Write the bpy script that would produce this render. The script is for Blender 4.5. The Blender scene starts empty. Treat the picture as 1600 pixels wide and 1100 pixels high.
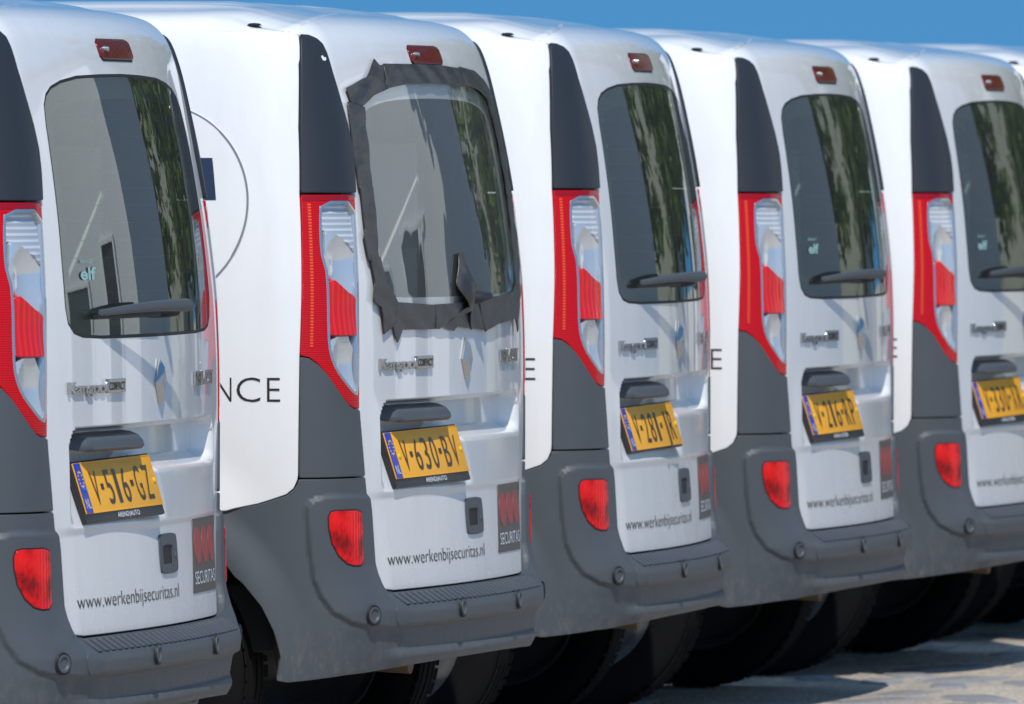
import bpy, bmesh, math, random
import numpy as np
from mathutils import Vector, Matrix
from mathutils.geometry import delaunay_2d_cdt
random.seed(7); rng = np.random.default_rng(7)
R = math.radians
scene = bpy.context.scene
COL = scene.collection

# ------------------------------------------------------------------ camera, world, sun, exposure
cam_d = bpy.data.cameras.new('camera'); cam = bpy.data.objects.new('camera', cam_d); COL.objects.link(cam)
cam_d.sensor_width = 36.0; cam_d.lens = 36.0 * 18477.7 / 1600.0
cam_d.clip_start = 0.5; cam_d.clip_end = 5000
cam.location = (0, 0, 1.48016)
TH, PI_ = R(12.80307), R(-0.933201)
fwd = Vector((math.cos(TH) * math.cos(PI_), math.sin(TH) * math.cos(PI_), math.sin(PI_)))
cam.rotation_euler = fwd.to_track_quat('-Z', 'Y').to_euler()
cam_d.dof.use_dof = True; cam_d.dof.focus_distance = 26.0; cam_d.dof.aperture_fstop = 14.0
scene.camera = cam

SUN_TO = Vector((-0.57, -0.235, 0.79)).normalized()           # direction towards the sun
world = bpy.data.worlds.new('World'); scene.world = world; world.use_nodes = True
wn = world.node_tree; wn.nodes.clear()
w_out = wn.nodes.new('ShaderNodeOutputWorld'); w_bg = wn.nodes.new('ShaderNodeBackground')
sky = wn.nodes.new('ShaderNodeTexSky'); sky.sky_type = 'NISHITA'; sky.sun_disc = False
sky.sun_elevation = math.asin(SUN_TO.z); sky.sun_rotation = math.atan2(SUN_TO.x, SUN_TO.y)
sky.altitude = 0; sky.air_density = 1.0; sky.dust_density = 0.3; sky.ozone_density = 3.0
w_tc = wn.nodes.new('ShaderNodeTexCoord')
w_mx = wn.nodes.new('ShaderNodeVectorMath'); w_mx.operation = 'MULTIPLY_ADD'     # very clear air: blue down to the horizon
w_mx.inputs[1].default_value = (1, 1, 0.7); w_mx.inputs[2].default_value = (0, 0, 0.42)
wn.links.new(w_tc.outputs['Generated'], w_mx.inputs[0]); wn.links.new(w_mx.outputs[0], sky.inputs[0])
w_hs = wn.nodes.new('ShaderNodeHueSaturation'); w_hs.inputs['Saturation'].default_value = 1.28; w_hs.inputs['Hue'].default_value = 0.488
wn.links.new(sky.outputs[0], w_hs.inputs['Color']); wn.links.new(w_hs.outputs[0], w_bg.inputs[0]); wn.links.new(w_bg.outputs[0], w_out.inputs[0])
w_bg.inputs[1].default_value = 0.15
sun_d = bpy.data.lights.new('sun', 'SUN'); sun_d.energy = 3.5; sun_d.angle = R(0.53); sun_d.color = (1.0, 0.955, 0.89)
sun = bpy.data.objects.new('sun', sun_d); COL.objects.link(sun)
sun.rotation_euler = (-SUN_TO).to_track_quat('-Z', 'Y').to_euler(); sun.location = (-20, -20, 40)
vs = scene.view_settings; vs.view_transform = 'Standard'; vs.look = 'None'; vs.exposure = 0.1; vs.gamma = 1.0
vs.use_curve_mapping = False
scene.cycles.max_bounces = 10; scene.cycles.transparent_max_bounces = 12; scene.cycles.glossy_bounces = 5

# ------------------------------------------------------------------ materials
MATS = {}
def mat(name, color=(.5, .5, .5), rough=.5, metal=0., coat=0., coat_rough=.03, spec=.5, trans=0., ior=1.45, alpha=1.):
    m = bpy.data.materials.new(name); m.use_nodes = True
    b = m.node_tree.nodes['Principled BSDF']
    b.inputs['Base Color'].default_value = (*color, 1); b.inputs['Roughness'].default_value = rough
    b.inputs['Metallic'].default_value = metal; b.inputs['Coat Weight'].default_value = coat
    b.inputs['Coat Roughness'].default_value = coat_rough; b.inputs['Specular IOR Level'].default_value = spec
    b.inputs['Transmission Weight'].default_value = trans; b.inputs['IOR'].default_value = ior
    MATS[name] = m
    return m
def nd(m, t, **kw):
    n = m.node_tree.nodes.new(t)
    for k, v in kw.items(): setattr(n, k, v)
    return n
def lk(m, a, b): m.node_tree.links.new(a, b)
def bsdf(m): return m.node_tree.nodes['Principled BSDF']
def noise(m, scale, detail=4, rough=.55, vec=None, dim=None):
    n = nd(m, 'ShaderNodeTexNoise'); n.inputs['Scale'].default_value = scale
    n.inputs['Detail'].default_value = detail; n.inputs['Roughness'].default_value = rough
    if vec is not None: lk(m, vec, n.inputs['Vector'])
    return n
def ramp(m, src, stops):
    r = nd(m, 'ShaderNodeValToRGB'); el = r.color_ramp.elements
    while len(el) < len(stops): el.new(0.5)
    for e, (p, c) in zip(el, stops): e.position = p; e.color = (*c, 1) if len(c) == 3 else c
    lk(m, src, r.inputs[0]); return r
def objco(m, scale=(1, 1, 1)):
    tc = nd(m, 'ShaderNodeTexCoord'); mp = nd(m, 'ShaderNodeMapping'); mp.inputs['Scale'].default_value = scale
    lk(m, tc.outputs['Object'], mp.inputs[0]); return mp.outputs[0]
def geopos(m, scale=(1, 1, 1)):
    tc = nd(m, 'ShaderNodeNewGeometry'); mp = nd(m, 'ShaderNodeMapping'); mp.inputs['Scale'].default_value = scale
    lk(m, tc.outputs['Position'], mp.inputs[0]); return mp.outputs[0]
def bump(m, h, strength=.2, dist=.002):
    b = nd(m, 'ShaderNodeBump'); b.inputs['Strength'].default_value = strength; b.inputs['Distance'].default_value = dist
    lk(m, h, b.inputs['Height']); lk(m, b.outputs[0], bsdf(m).inputs['Normal']); return b
def mix_rgb(m, fac, a, b, blend='MIX'):
    n = nd(m, 'ShaderNodeMix', data_type='RGBA', blend_type=blend)
    if hasattr(fac, 'is_linked') or not isinstance(fac, (int, float)): lk(m, fac, n.inputs[0])
    else: n.inputs[0].default_value = fac
    for v, i in ((a, 6), (b, 7)):
        if isinstance(v, tuple): n.inputs[i].default_value = (*v, 1)
        else: lk(m, v, n.inputs[i])
    return n.outputs[2]

def paint():
    m = mat('white_paint', (.79, .785, .775), .5, coat=1., coat_rough=.02, spec=.15)
    v = geopos(m, (14, 14, 1.6)); n = noise(m, 1.0, 6, .62, v)         # faint rain streaks running down
    r = ramp(m, n.outputs[0], [(.28, (.765, .757, .742)), (.52, (.80, .795, .785)), (.75, (.815, .81, .80))])
    sep = nd(m, 'ShaderNodeSeparateXYZ'); g = nd(m, 'ShaderNodeNewGeometry'); lk(m, g.outputs['Position'], sep.inputs[0])
    mr = nd(m, 'ShaderNodeMapRange'); mr.inputs[1].default_value = .45; mr.inputs[2].default_value = .95
    mr.inputs[3].default_value = .55; mr.inputs[4].default_value = .0; lk(m, sep.outputs[2], mr.inputs[0])
    n2 = noise(m, 9, 8, .7, geopos(m, (1, 1, .5)))
    mm = nd(m, 'ShaderNodeMath', operation='MULTIPLY'); lk(m, n2.outputs[0], mm.inputs[0]); lk(m, mr.outputs[0], mm.inputs[1])
    c = mix_rgb(m, mm.outputs[0], r.outputs[0], (.50, .475, .43))       # road film low on the doors
    lk(m, c, bsdf(m).inputs['Base Color'])
    n3 = noise(m, 60, 5); rr = nd(m, 'ShaderNodeMapRange'); rr.inputs[3].default_value = .012; rr.inputs[4].default_value = .045
    lk(m, n3.outputs[0], rr.inputs[0])
    ad = nd(m, 'ShaderNodeMath', operation='MULTIPLY_ADD'); ad.inputs[1].default_value = 1.1; lk(m, mm.outputs[0], ad.inputs[0]); lk(m, rr.outputs[0], ad.inputs[2])
    lk(m, ad.outputs[0], bsdf(m).inputs['Coat Roughness'])      # road film dulls the gloss low down
    return m
def plastic(name, col, dusty=True, rough=.5):
    m = mat(name, col, rough, spec=.45)
    n = noise(m, 5, 8, .65, geopos(m)); sp = noise(m, 420, 2, .6, geopos(m))
    c1 = tuple(min(1, k * 1.25) for k in col); c0 = tuple(k * .82 for k in col)
    c0 = tuple(k*.93 for k in col); c1 = tuple(k*1.1 for k in col)
    r = ramp(m, n.outputs[0], [(.3, c0), (.6, col), (.8, c1)]); out = r.outputs[0]
    if dusty:
        sep = nd(m, 'ShaderNodeSeparateXYZ'); g = nd(m, 'ShaderNodeNewGeometry'); lk(m, g.outputs['Position'], sep.inputs[0])
        mr = nd(m, 'ShaderNodeMapRange'); mr.inputs[1].default_value = .27; mr.inputs[2].default_value = .47
        mr.inputs[3].default_value = 1.; mr.inputs[4].default_value = .0; lk(m, sep.outputs[2], mr.inputs[0])
        d = noise(m, 34, 9, .75, geopos(m, (1, 1.6, .7))); dr = ramp(m, d.outputs[0], [(.47, (0, 0, 0)), (.66, (1, 1, 1))])
        mm = nd(m, 'ShaderNodeMath', operation='MULTIPLY'); lk(m, dr.outputs[0], mm.inputs[0]); lk(m, mr.outputs[0], mm.inputs[1])
        out = mix_rgb(m, mm.outputs[0], out, (.135, .130, .122))        # dried mud low down
    lk(m, out, bsdf(m).inputs['Base Color'])
    bump(m, sp.outputs[0], .12, .001)
    return m
PAINT = paint()
DARK = plastic('grey_plastic', (.074, .084, .094))
TRIM = plastic('pillar_plastic', (.026, .030, .037), False, .46)
BLACK = mat('black_rubber', (.012, .012, .013), .6)
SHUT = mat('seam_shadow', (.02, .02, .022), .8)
FRIT = mat('black_frit', (.010, .011, .012), .25)
CHROME = mat('chrome', (.50, .485, .46), .16, metal=.9)
LINER = mat('cargo_liner', (.72, .74, .72), .7)
HOLDER = mat('plate_holder', (.022, .022, .024), .4)
ORANGE = mat('plate_amber', (.92, .42, .010), .38, spec=.4)
PBLUE = mat('plate_blue', (.012, .045, .42), .35)
PBLACK = mat('plate_black', (.012, .012, .014), .35)
WHITE = mat('white_print', (.75, .76, .78), .5)
PRINT = mat('black_print', (.022, .020, .020), .45)
NAVY = mat('navy_print', (.02, .035, .075), .4)
YCAP = mat('yellow_cap', (.80, .50, .01), .35); BCAP = mat('blue_cap', (.01, .16, .55), .3)
BADGE = mat('badge_grey', (.085, .076, .066), .4); BRED = mat('badge_red', (.36, .045, .04), .4)
TAPE = mat('duct_tape', (.034, .033, .033), .36, spec=.5)
tn = noise(TAPE, 11, 2, .5, geopos(TAPE, (1, 1, 2.2))); bump(TAPE, tn.outputs[0], .5, .008)
TYRE = mat('tyre_rubber', (.009, .009, .0095), .85, spec=.08)
RIM = mat('steel_rim', (.42, .43, .44), .35, metal=.9)
UNDER = mat('underbody', (.015, .015, .016), .8)
RUST = mat('exhaust_steel', (.16, .10, .06), .6, metal=.6)
TEAL = mat('sticker_print', (.34, .55, .52), .5)

def lens(name, col, rib_axis=None, rib=220., metal=0., rough=.12, deep=None):
    m = mat(name, col, rough, metal=metal, coat=.35, coat_rough=.05, spec=.2)
    if rib_axis is not None:
        sep = nd(m, 'ShaderNodeSeparateXYZ'); g = nd(m, 'ShaderNodeTexCoord'); lk(m, g.outputs['Object'], sep.inputs[0])
        mu = nd(m, 'ShaderNodeMath', operation='MULTIPLY'); mu.inputs[1].default_value = rib; lk(m, sep.outputs[rib_axis], mu.inputs[0])
        sn = nd(m, 'ShaderNodeMath', operation='SINE'); lk(m, mu.outputs[0], sn.inputs[0])
        bump(m, sn.outputs[0], .45, .0010)
        if deep:
            r = ramp(m, sn.outputs[0], [(.0, deep), (.55, col)]); lk(m, r.outputs[0], bsdf(m).inputs['Base Color'])
    return m
RED = lens('red_lens', (.62, .003, .008), 2, 1250., deep=(.46, .002, .006))
RED2 = lens('red_lens_dark', (.30, .004, .012), None)
REDGRID = lens('red_reflector', (.80, .10, .03), 2, 900., deep=(.55, .03, .01))
INDIC = lens('bright_red_lens', (.92, .016, .004), 0, 420., deep=(.72, .006, .003))
CLEAR = lens('clear_lens_ribbed', (.82, .83, .84), 2, 480., metal=.3, rough=.2, deep=(.52, .54, .56))
REFL = lens('clear_lens_reflector', (.80, .79, .77), None, metal=.6, rough=.13)
RIMG = mat('lamp_silver_edge', (.42, .45, .48), .22, metal=.7, coat=1.)
FOG = lens('fog_red_lens', (.72, .003, .006), 0, 700., deep=(.55, .003, .005))
fn = noise(FOG, 28, 3, .6, objco(FOG, (1, 1, .7))); fr_ = ramp(FOG, fn.outputs[0], [(.36, (.22, .002, .004)), (.50, (.62, .003, .006)), (.66, (.80, .01, .012))]); lk(FOG, fr_.outputs[0], bsdf(FOG).inputs['Base Color'])
BRAKE = lens('brake_lens', (.21, .012, .012), 0, 300., deep=(.13, .008, .008))

def glass(name, tint, wav=0., ior=2.2, dust=0.):
    m = bpy.data.materials.new(name); m.use_nodes = True; t = m.node_tree; t.nodes.clear(); MATS[name] = m
    o = t.nodes.new('ShaderNodeOutputMaterial'); mx = t.nodes.new('ShaderNodeMixShader')
    tr = t.nodes.new('ShaderNodeBsdfTransparent'); tr.inputs[0].default_value = (*tint, 1)
    gl = t.nodes.new('ShaderNodeBsdfGlossy'); gl.inputs['Roughness'].default_value = .012
    gl.inputs[0].default_value = (.93, .97, .95, 1)
    fr = t.nodes.new('ShaderNodeFresnel')
    gb = t.nodes.new('ShaderNodeNewGeometry'); mi = t.nodes.new('ShaderNodeMix')       # the same reflectance from inside and outside: a thin pane
    mi.inputs[2].default_value = ior; mi.inputs[3].default_value = 1./ior
    t.links.new(gb.outputs['Backfacing'], mi.inputs[0]); t.links.new(mi.outputs[0], fr.inputs[0])
    t.links.new(fr.outputs[0], mx.inputs[0]); t.links.new(tr.outputs[0], mx.inputs[1]); t.links.new(gl.outputs[0], mx.inputs[2])
    t.links.new(mx.outputs[0], o.inputs[0])
    if dust:
        df = t.nodes.new('ShaderNodeBsdfDiffuse'); df.inputs[0].default_value = (.62, .64, .62, 1); m2 = t.nodes.new('ShaderNodeMixShader'); m2.inputs[0].default_value = dust
        t.links.new(mx.outputs[0], m2.inputs[1]); t.links.new(df.outputs[0], m2.inputs[2]); t.links.new(m2.outputs[0], o.inputs[0])
    if wav:
        n = t.nodes.new('ShaderNodeTexNoise'); n.inputs['Scale'].default_value = 7; n.inputs['Detail'].default_value = 1.5
        g = t.nodes.new('ShaderNodeNewGeometry'); mp = t.nodes.new('ShaderNodeMapping'); mp.inputs['Scale'].default_value = (1.2, 1, .45)
        t.links.new(g.outputs['Position'], mp.inputs[0]); t.links.new(mp.outputs[0], n.inputs[0])
        b = t.nodes.new('ShaderNodeBump'); b.inputs['Strength'].default_value = wav; b.inputs['Distance'].default_value = .03
        t.links.new(n.outputs[0], b.inputs['Height']); t.links.new(b.outputs[0], gl.inputs['Normal']); t.links.new(b.outputs[0], fr.inputs['Normal'])
    return m
GLASS = glass('tinted_glass', (.48, .60, .50), dust=.035); FILM = glass('plastic_film', (.80, .82, .82), .045, 2.2, .06)
COVER = glass('lamp_cover', (.96, .97, .98), 0., 1.42)
WIND = glass('windscreen_glass', (.62, .70, .66))

# ------------------------------------------------------------------ the van's skin: a point for (s across the back and round to the side, t up)
def hermite(xk, yk):
    xk = np.asarray(xk, float); yk = np.asarray(yk, float); h = np.diff(xk); d = np.diff(yk) / h
    m = np.zeros_like(yk); m[0] = d[0]; m[-1] = d[-1]
    for i in range(1, len(xk) - 1):
        if d[i-1] * d[i] > 0: m[i] = 2 * d[i-1] * d[i] / (d[i-1] + d[i])
    def f(x):
        x = np.clip(np.asarray(x, float), xk[0], xk[-1]); i = np.clip(np.searchsorted(xk, x) - 1, 0, len(h) - 1)
        u = (x - xk[i]) / h[i]
        return ((2*u**3 - 3*u**2 + 1) * yk[i] + (u**3 - 2*u**2 + u) * h[i] * m[i] + (-2*u**3 + 3*u**2) * yk[i+1] + (u**3 - u**2) * h[i] * m[i+1])
    return f
T_ = [.20, .40, .60, .85, 1.0, 1.15, 1.30, 1.45, 1.60, 1.70, 1.76, 1.82, 1.88, 1.95, 2.05]
Z_ = [.20, .40, .60, .85, 1.0, 1.15, 1.30, 1.45, 1.60, 1.696, 1.748, 1.782, 1.800, 1.810, 1.818]
Y_ = [.03, .005, 0, 0, 0, .004, .017, .038, .067, .090, .111, .146, .194, .263, .36]
W_ = [.875, .89, .90, .907, .908, .905, .895, .879, .859, .842, .828, .806, .772, .72, .63]
zf, yf, wf = hermite(T_, Z_), hermite(T_, Y_), hermite(T_, W_)
CR, S0, CL = .089, .735, .30
def base(s, t):
    s, t = np.broadcast_arrays(np.asarray(s, float), np.asarray(t, float))
    sg = np.where(s < 0, -1., 1.); a = np.abs(s); W = wf(t); y0 = yf(t); xc = W - .17
    x1 = np.minimum(a, S0) * xc / S0; y1 = CR * x1**2; yc = CR * xc**2
    u = np.clip((a - S0) / CL, 0, 1); b0, b1, b2, b3 = (1-u)**3, 3*u*(1-u)**2, 3*u*u*(1-u), u**3
    x2 = b0*xc + b1*(xc+.12) + b2*W + b3*W
    y2 = b0*yc + b1*(yc + .24*CR*xc) + b2*(yc+.09) + b3*(yc+.25)
    x = np.where(a <= S0, x1, x2); y = np.where(a <= S0, y1, y2 + np.maximum(a - S0 - CL, 0))
    return np.stack([sg*x, y0 + y, zf(t)], -1)
def normal(s, t, P=base, e=4e-4):
    s = np.asarray(s, float); t = np.asarray(t, float)
    n = np.cross(P(s+e, t) - P(s-e, t), P(s, t+e) - P(s, t-e)); n /= np.linalg.norm(n, axis=-1, keepdims=True) + 1e-12
    return n
def sm(a, b, x):
    u = np.clip((x - a) / (b - a), 0, 1); return u*u*(3 - 2*u)
def s_of_y(y, t): return 1.035 + y - float(CR*(wf(t)-.17)**2 + .25 + yf(t))     # |s| on the side for a given y

def s_at(y, t):
    q = np.linspace(.74, 2.2, 400); return float(np.interp(y, base(q, np.full(400, t))[:, 1], q))     # the same through the rounded corner
def inside(poly, p):
    poly = np.asarray(poly); x, y = p[:, 0], p[:, 1]; r = np.zeros(len(p), bool); j = len(poly) - 1
    for i in range(len(poly)):
        xi, yi = poly[i]; xj, yj = poly[j]
        c = ((yi > y) != (yj > y)) & (x < (xj-xi) * (y-yi) / (yj-yi+1e-15) + xi); r ^= c; j = i
    return r
def dist(poly, p):
    poly = np.asarray(poly, float); d = np.full(len(p), 1e9)
    for i in range(len(poly)):
        a, b = poly[i], poly[(i+1) % len(poly)]; ab = b - a; L = (ab**2).sum() + 1e-15
        u = np.clip(((p-a) @ ab) / L, 0, 1); d = np.minimum(d, np.hypot(*(p - (a + u[:, None]*ab)).T))
    return d
def resample(poly, step):
    poly = np.asarray(poly, float); out = []
    for i in range(len(poly)):
        a, b = poly[i], poly[(i+1) % len(poly)]; n = max(1, int(math.ceil(np.hypot(*(b-a)) / step)))
        for k in range(n): out.append(a + (b-a) * k / n)
    return np.array(out)
def smooth_poly(poly, rounds=2):
    p = np.asarray(poly, float)
    for _ in range(rounds):
        q = np.roll(p, -1, 0); p = np.stack([.75*p + .25*q, .25*p + .75*q], 1).reshape(-1, 2)
    return p
def inset(poly, d):
    p = np.asarray(poly, float); a = np.roll(p, 1, 0); b = np.roll(p, -1, 0)
    area = .5 * np.sum(p[:, 0]*b[:, 1] - b[:, 0]*p[:, 1]); sg = 1 if area > 0 else -1
    def nrm(v): return v / (np.hypot(v[:, 0], v[:, 1])[:, None] + 1e-12)
    e1, e2 = nrm(p-a), nrm(b-p); n1 = np.stack([-e1[:, 1], e1[:, 0]], 1) * sg; n2 = np.stack([-e2[:, 1], e2[:, 0]], 1) * sg
    m = nrm(n1 + n2); c = np.maximum((m*n1).sum(1), .4)
    return p + m * (d / c)[:, None]
def mirror(poly): return [(-s, t) for s, t in reversed(list(map(tuple, poly)))]
def sym(half):      # half runs from the centre line out and back to the centre line on the left
    r = [(-s, t) for s, t in reversed(half) if abs(s) > 1e-6]; return list(half) + r

def mesh_obj(name, verts, faces, m, parent=None, normals=None, smooth=True):
    me = bpy.data.meshes.new(name); me.from_pydata([tuple(map(float, v)) for v in verts], [], [tuple(map(int, f)) for f in faces])
    me.update()
    if smooth: me.shade_smooth()
    if normals is not None: me.normals_split_custom_set_from_vertices([tuple(map(float, n)) for n in normals])
    ms = m if isinstance(m, (list, tuple)) else [m]
    for k in ms: me.materials.append(k)
    o = bpy.data.objects.new(name, me); COL.objects.link(o)
    if parent is not None: o.parent = parent
    return o
def cdt(boundaries, step, extra=None):
    """boundaries: outer polygon then holes, already resampled; returns 2d points and triangles"""
    outer = boundaries[0]; lo = outer.min(0); hi = outer.max(0)
    gx = np.arange(lo[0] + step*.5, hi[0], step if np.isscalar(step) else step[0]); gy = np.arange(lo[1] + step*.5, hi[1], step)
    g = np.stack(np.meshgrid(gx, gy), -1).reshape(-1, 2); keep = inside(outer, g) & (dist(outer, g) > step*.45)
    for h in boundaries[1:]: keep &= ~inside(h, g) & (dist(h, g) > step*.45)
    g = g[keep]
    if extra is not None: g = np.concatenate([g, extra])
    pts = []; edges = []
    for b in boundaries:
        o = len(pts); pts += [tuple(q) for q in b]; edges += [(o+i, o+(i+1) % len(b)) for i in range(len(b))]
    nb = len(pts); pts += [tuple(q) for q in g]
    v, e, f, *_ = delaunay_2d_cdt([Vector(q) for q in pts], edges, [], 0, 1e-7)
    v = np.array([tuple(q) for q in v]); f = np.array([tuple(q) for q in f])
    c = v[f].mean(1); k = inside(outer, c)
    for h in boundaries[1:]: k &= ~inside(h, c)
    f = f[k]
    a = np.cross(v[f[:, 1]] - v[f[:, 0]], v[f[:, 2]] - v[f[:, 0]]); f[a < 0] = f[a < 0][:, ::-1]
    return v, f
def panel(name, poly, m, parent, P=base, off=0., step=.02, rim=.012, bstep=None, holes=(), bevel=.0025):
    """a sheet that follows the skin inside the outline, with a rounded edge turned inwards"""
    bs = [resample(poly, bstep or step*.6)] + [resample(h, bstep or step*.6) for h in holes]
    v, f = cdt(bs, step)
    n = normal(v[:, 0], v[:, 1], P); p = P(v[:, 0], v[:, 1]) + n*off
    V = [p]; N = [n]; F = [f]; cnt = len(p)
    if rim:
        from collections import Counter
        ec = Counter(); 
        for a, b, c in f:
            for i, j in ((a, b), (b, c), (c, a)): ec[(i, j)] += 1
        be = [(i, j) for (i, j) in ec if (j, i) not in ec]
        idx = sorted({i for e in be for i in e}); mp = {i: k for k, i in enumerate(idx)}; ii = np.array(idx)
        tang = np.zeros((len(idx), 3))
        for i, j in be:
            d = p[j] - p[i]; tang[mp[i]] += d; tang[mp[j]] += d
        out = np.cross(tang, n[ii]); out /= np.linalg.norm(out, axis=1, keepdims=True) + 1e-12
        q1 = p[ii] + out*bevel*.7 - n[ii]*bevel*.7; n1 = out*.75 + n[ii]*.65; q2 = p[ii] + out*bevel*.9 - n[ii]*rim; n2 = out
        V += [q1, q2]; N += [n1, n2]; A, B = cnt, cnt + len(idx)
        ff = []
        for i, j in be:
            a, b = mp[i], mp[j]; ff += [(j, i, A+a), (j, A+a, A+b), (A+b, A+a, B+a), (A+b, B+a, B+b)]
        F.append(np.array(ff))
    N = np.concatenate(N); N /= np.linalg.norm(N, axis=1, keepdims=True)
    return mesh_obj(name, np.concatenate(V), np.concatenate(F), m, parent, N)

# boxes, tubes and lathes -----------------------------------------------------------
class MB:
    def __init__(s): s.bm = bmesh.new()
    def box(s, c, d, bev=0., rot=None):
        r = bmesh.ops.create_cube(s.bm, size=1.); M = Matrix.Translation(c) @ (rot.to_4x4() if rot else Matrix()) @ Matrix.Diagonal((*d, 1))
        bmesh.ops.transform(s.bm, matrix=M, verts=r['verts'])
        if bev: bmesh.ops.bevel(s.bm, geom=list({e for v in r['verts'] for e in v.link_edges}), offset=bev, segments=2, affect='EDGES', profile=.6)
        return s
    def tube(s, pts, rad, n=10):
        rings = []; pts = [Vector(p) for p in pts]
        for i, p in enumerate(pts):
            d = (pts[min(i+1, len(pts)-1)] - pts[max(i-1, 0)]).normalized(); q = d.to_track_quat('Z', 'Y'); rr = rad[i] if hasattr(rad, '__len__') else rad
            rings.append([s.bm.verts.new(p + q @ Vector((math.cos(2*math.pi*k/n)*rr, math.sin(2*math.pi*k/n)*rr, 0))) for k in range(n)])
        for a, b in zip(rings, rings[1:]):
            for k in range(n): s.bm.faces.new((a[k], a[(k+1) % n], b[(k+1) % n], b[k]))
        s.bm.faces.new(list(reversed(rings[0]))); s.bm.faces.new(rings[-1]); return s
    def lathe(s, prof, n=32, axis='x', c=(0, 0, 0), close=False):
        rings = []
        for (r, h) in prof:
            ring = []
            for k in range(n):
                a = 2*math.pi*k/n; co, si = math.cos(a)*r, math.sin(a)*r
                ring.append(s.bm.verts.new(Vector(c) + (Vector((h, co, si)) if axis == 'x' else Vector((co, h, si)) if axis == 'y' else Vector((co, si, h)))))
            rings.append(ring)
        for a, b in zip(rings, rings[1:] + (rings[:1] if close else [])):
            for k in range(n): s.bm.faces.new((a[k], a[(k+1) % n], b[(k+1) % n], b[k]))
        return s
    def build(s, name, m, parent=None, smooth=True, angle=40):
        bmesh.ops.recalc_face_normals(s.bm, faces=s.bm.faces); me = bpy.data.meshes.new(name); s.bm.to_mesh(me); s.bm.free()
        if smooth:
            me.shade_smooth(); me.set_sharp_from_angle(angle=R(angle))
        me.materials.append(m); o = bpy.data.objects.new(name, me); COL.objects.link(o)
        if parent is not None: o.parent = parent
        return o

def text_data(body, extrude=0., offset=0., spacing=1., bevel=0.):
    c = bpy.data.curves.new('lettering', 'FONT'); c.body = body; c.size = 1.; c.extrude = extrude; c.offset = offset
    c.space_character = spacing; c.bevel_depth = bevel; c.resolution_u = 4
    o = bpy.data.objects.new('lettering', c); COL.objects.link(o)
    dg = bpy.context.evaluated_depsgraph_get(); me = o.evaluated_get(dg).to_mesh()
    v = np.array([tuple(q.co) for q in me.vertices]); f = [tuple(q.vertices) for q in me.polygons]
    o.evaluated_get(dg).to_mesh_clear(); bpy.data.objects.remove(o); bpy.data.curves.remove(c)
    return v, f
def lean_s(s_, t_): return s_ - .016*np.clip((.705 - np.asarray(t_))/.21, 0, 1)/.25
def text_on(name, body, s0, s1, t0, t1, m, parent, P=base, off=.0012, thick=0., offset=0., spacing=1., cap=None):
    """lettering laid on the skin inside s0..s1, t0..t1 (t0 baseline, t1 cap height)"""
    v, f = text_data(body, extrude=.5 if thick else 0., offset=offset, spacing=spacing)
    lo, hi = v.min(0), v.max(0); ch = cap or .729
    S = s0 + (v[:, 0]-lo[0]) / (hi[0]-lo[0]) * (s1-s0); Tt = t0 + v[:, 1] / ch * (t1-t0)
    if P.__name__ == 'P_tail': S = lean_s(S, (t0+t1)/2)
    n = normal(S, Tt, P); h = off + (v[:, 2]+.5)*thick if thick else off
    p = P(S, Tt) + n*np.reshape(h, (-1, 1) if thick else ())
    return mesh_obj(name, p, f, m, parent, smooth=False)

def tag(o, label=None, cat=None, group=None, kind=None):
    for k, v in (('label', label), ('category', cat), ('group', group), ('kind', kind)):
        if v: o[k] = v
    return o
def empty(name, loc=(0, 0, 0), rz=0.):
    o = bpy.data.objects.new(name, None); COL.objects.link(o); o.location = loc; o.rotation_euler = (0, 0, rz); o.empty_display_size = .3
    return o
def copy_tree(o, parent=None):
    c = o.copy(); COL.objects.link(c)
    if parent is not None: c.parent = parent
    for ch in list(o.children): copy_tree(ch, c)
    return c
def sub(o, parent):
    o.parent = parent; return o

# ------------------------------------------------------------------ ground
def ground_mat():
    m = mat('sandy_paving', (.4, .35, .29), .9)
    mid = noise(m, 1.0, 6, .65, geopos(m, (1.1, 3.0, 1))); fine = noise(m, 55, 4, .7, geopos(m, (.45, 1, 1))); peb = noise(m, 160, 3, .75, geopos(m, (.4, 1, 1)))
    a = ramp(m, mid.outputs[0], [(.34, (.42, .385, .34)), (.50, (.62, .54, .445)), (.66, (.74, .64, .52))])
    b = ramp(m, fine.outputs[0], [(.34, (.55, .56, .58)), (.50, (.95, .95, .95)), (.68, (1.25, 1.2, 1.1))])
    g = ramp(m, peb.outputs[0], [(.35, (.6, .6, .62)), (.55, (1, 1, 1)), (.72, (1.3, 1.28, 1.2))])
    c = mix_rgb(m, .85, a.outputs[0], b.outputs[0], 'MULTIPLY'); lk(m, mix_rgb(m, .8, c, g.outputs[0], 'MULTIPLY'), bsdf(m).inputs['Base Color'])
    bump(m, fine.outputs[0], .8, .03); return m
def stone_mat():
    m = mat('grey_stone', (.2, .2, .21), .85)
    n = noise(m, 7, 6, .7, geopos(m, (.5, 1, 1))); f = noise(m, 120, 4, .75, geopos(m, (.4, 1, 1)))
    a = ramp(m, n.outputs[0], [(.35, (.25, .25, .258)), (.55, (.33, .325, .325)), (.72, (.46, .42, .37))]); b = ramp(m, f.outputs[0], [(.35, (.6, .6, .62)), (.55, (1, 1, 1)), (.7, (1.35, 1.3, 1.2))])
    lk(m, mix_rgb(m, .8, a.outputs[0], b.outputs[0], 'MULTIPLY'), bsdf(m).inputs['Base Color']); bump(m, f.outputs[0], .6, .01); return m
STONE = stone_mat()
GND = ground_mat()
gxs = [-900, -60] + list(np.arange(16, 60, .5)) + [90, 160, 400, 2500]; gys = [-1500, -200, -40] + list(np.arange(-4, 14, .5)) + [40, 200, 1500]
gv = []; gf = []
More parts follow.
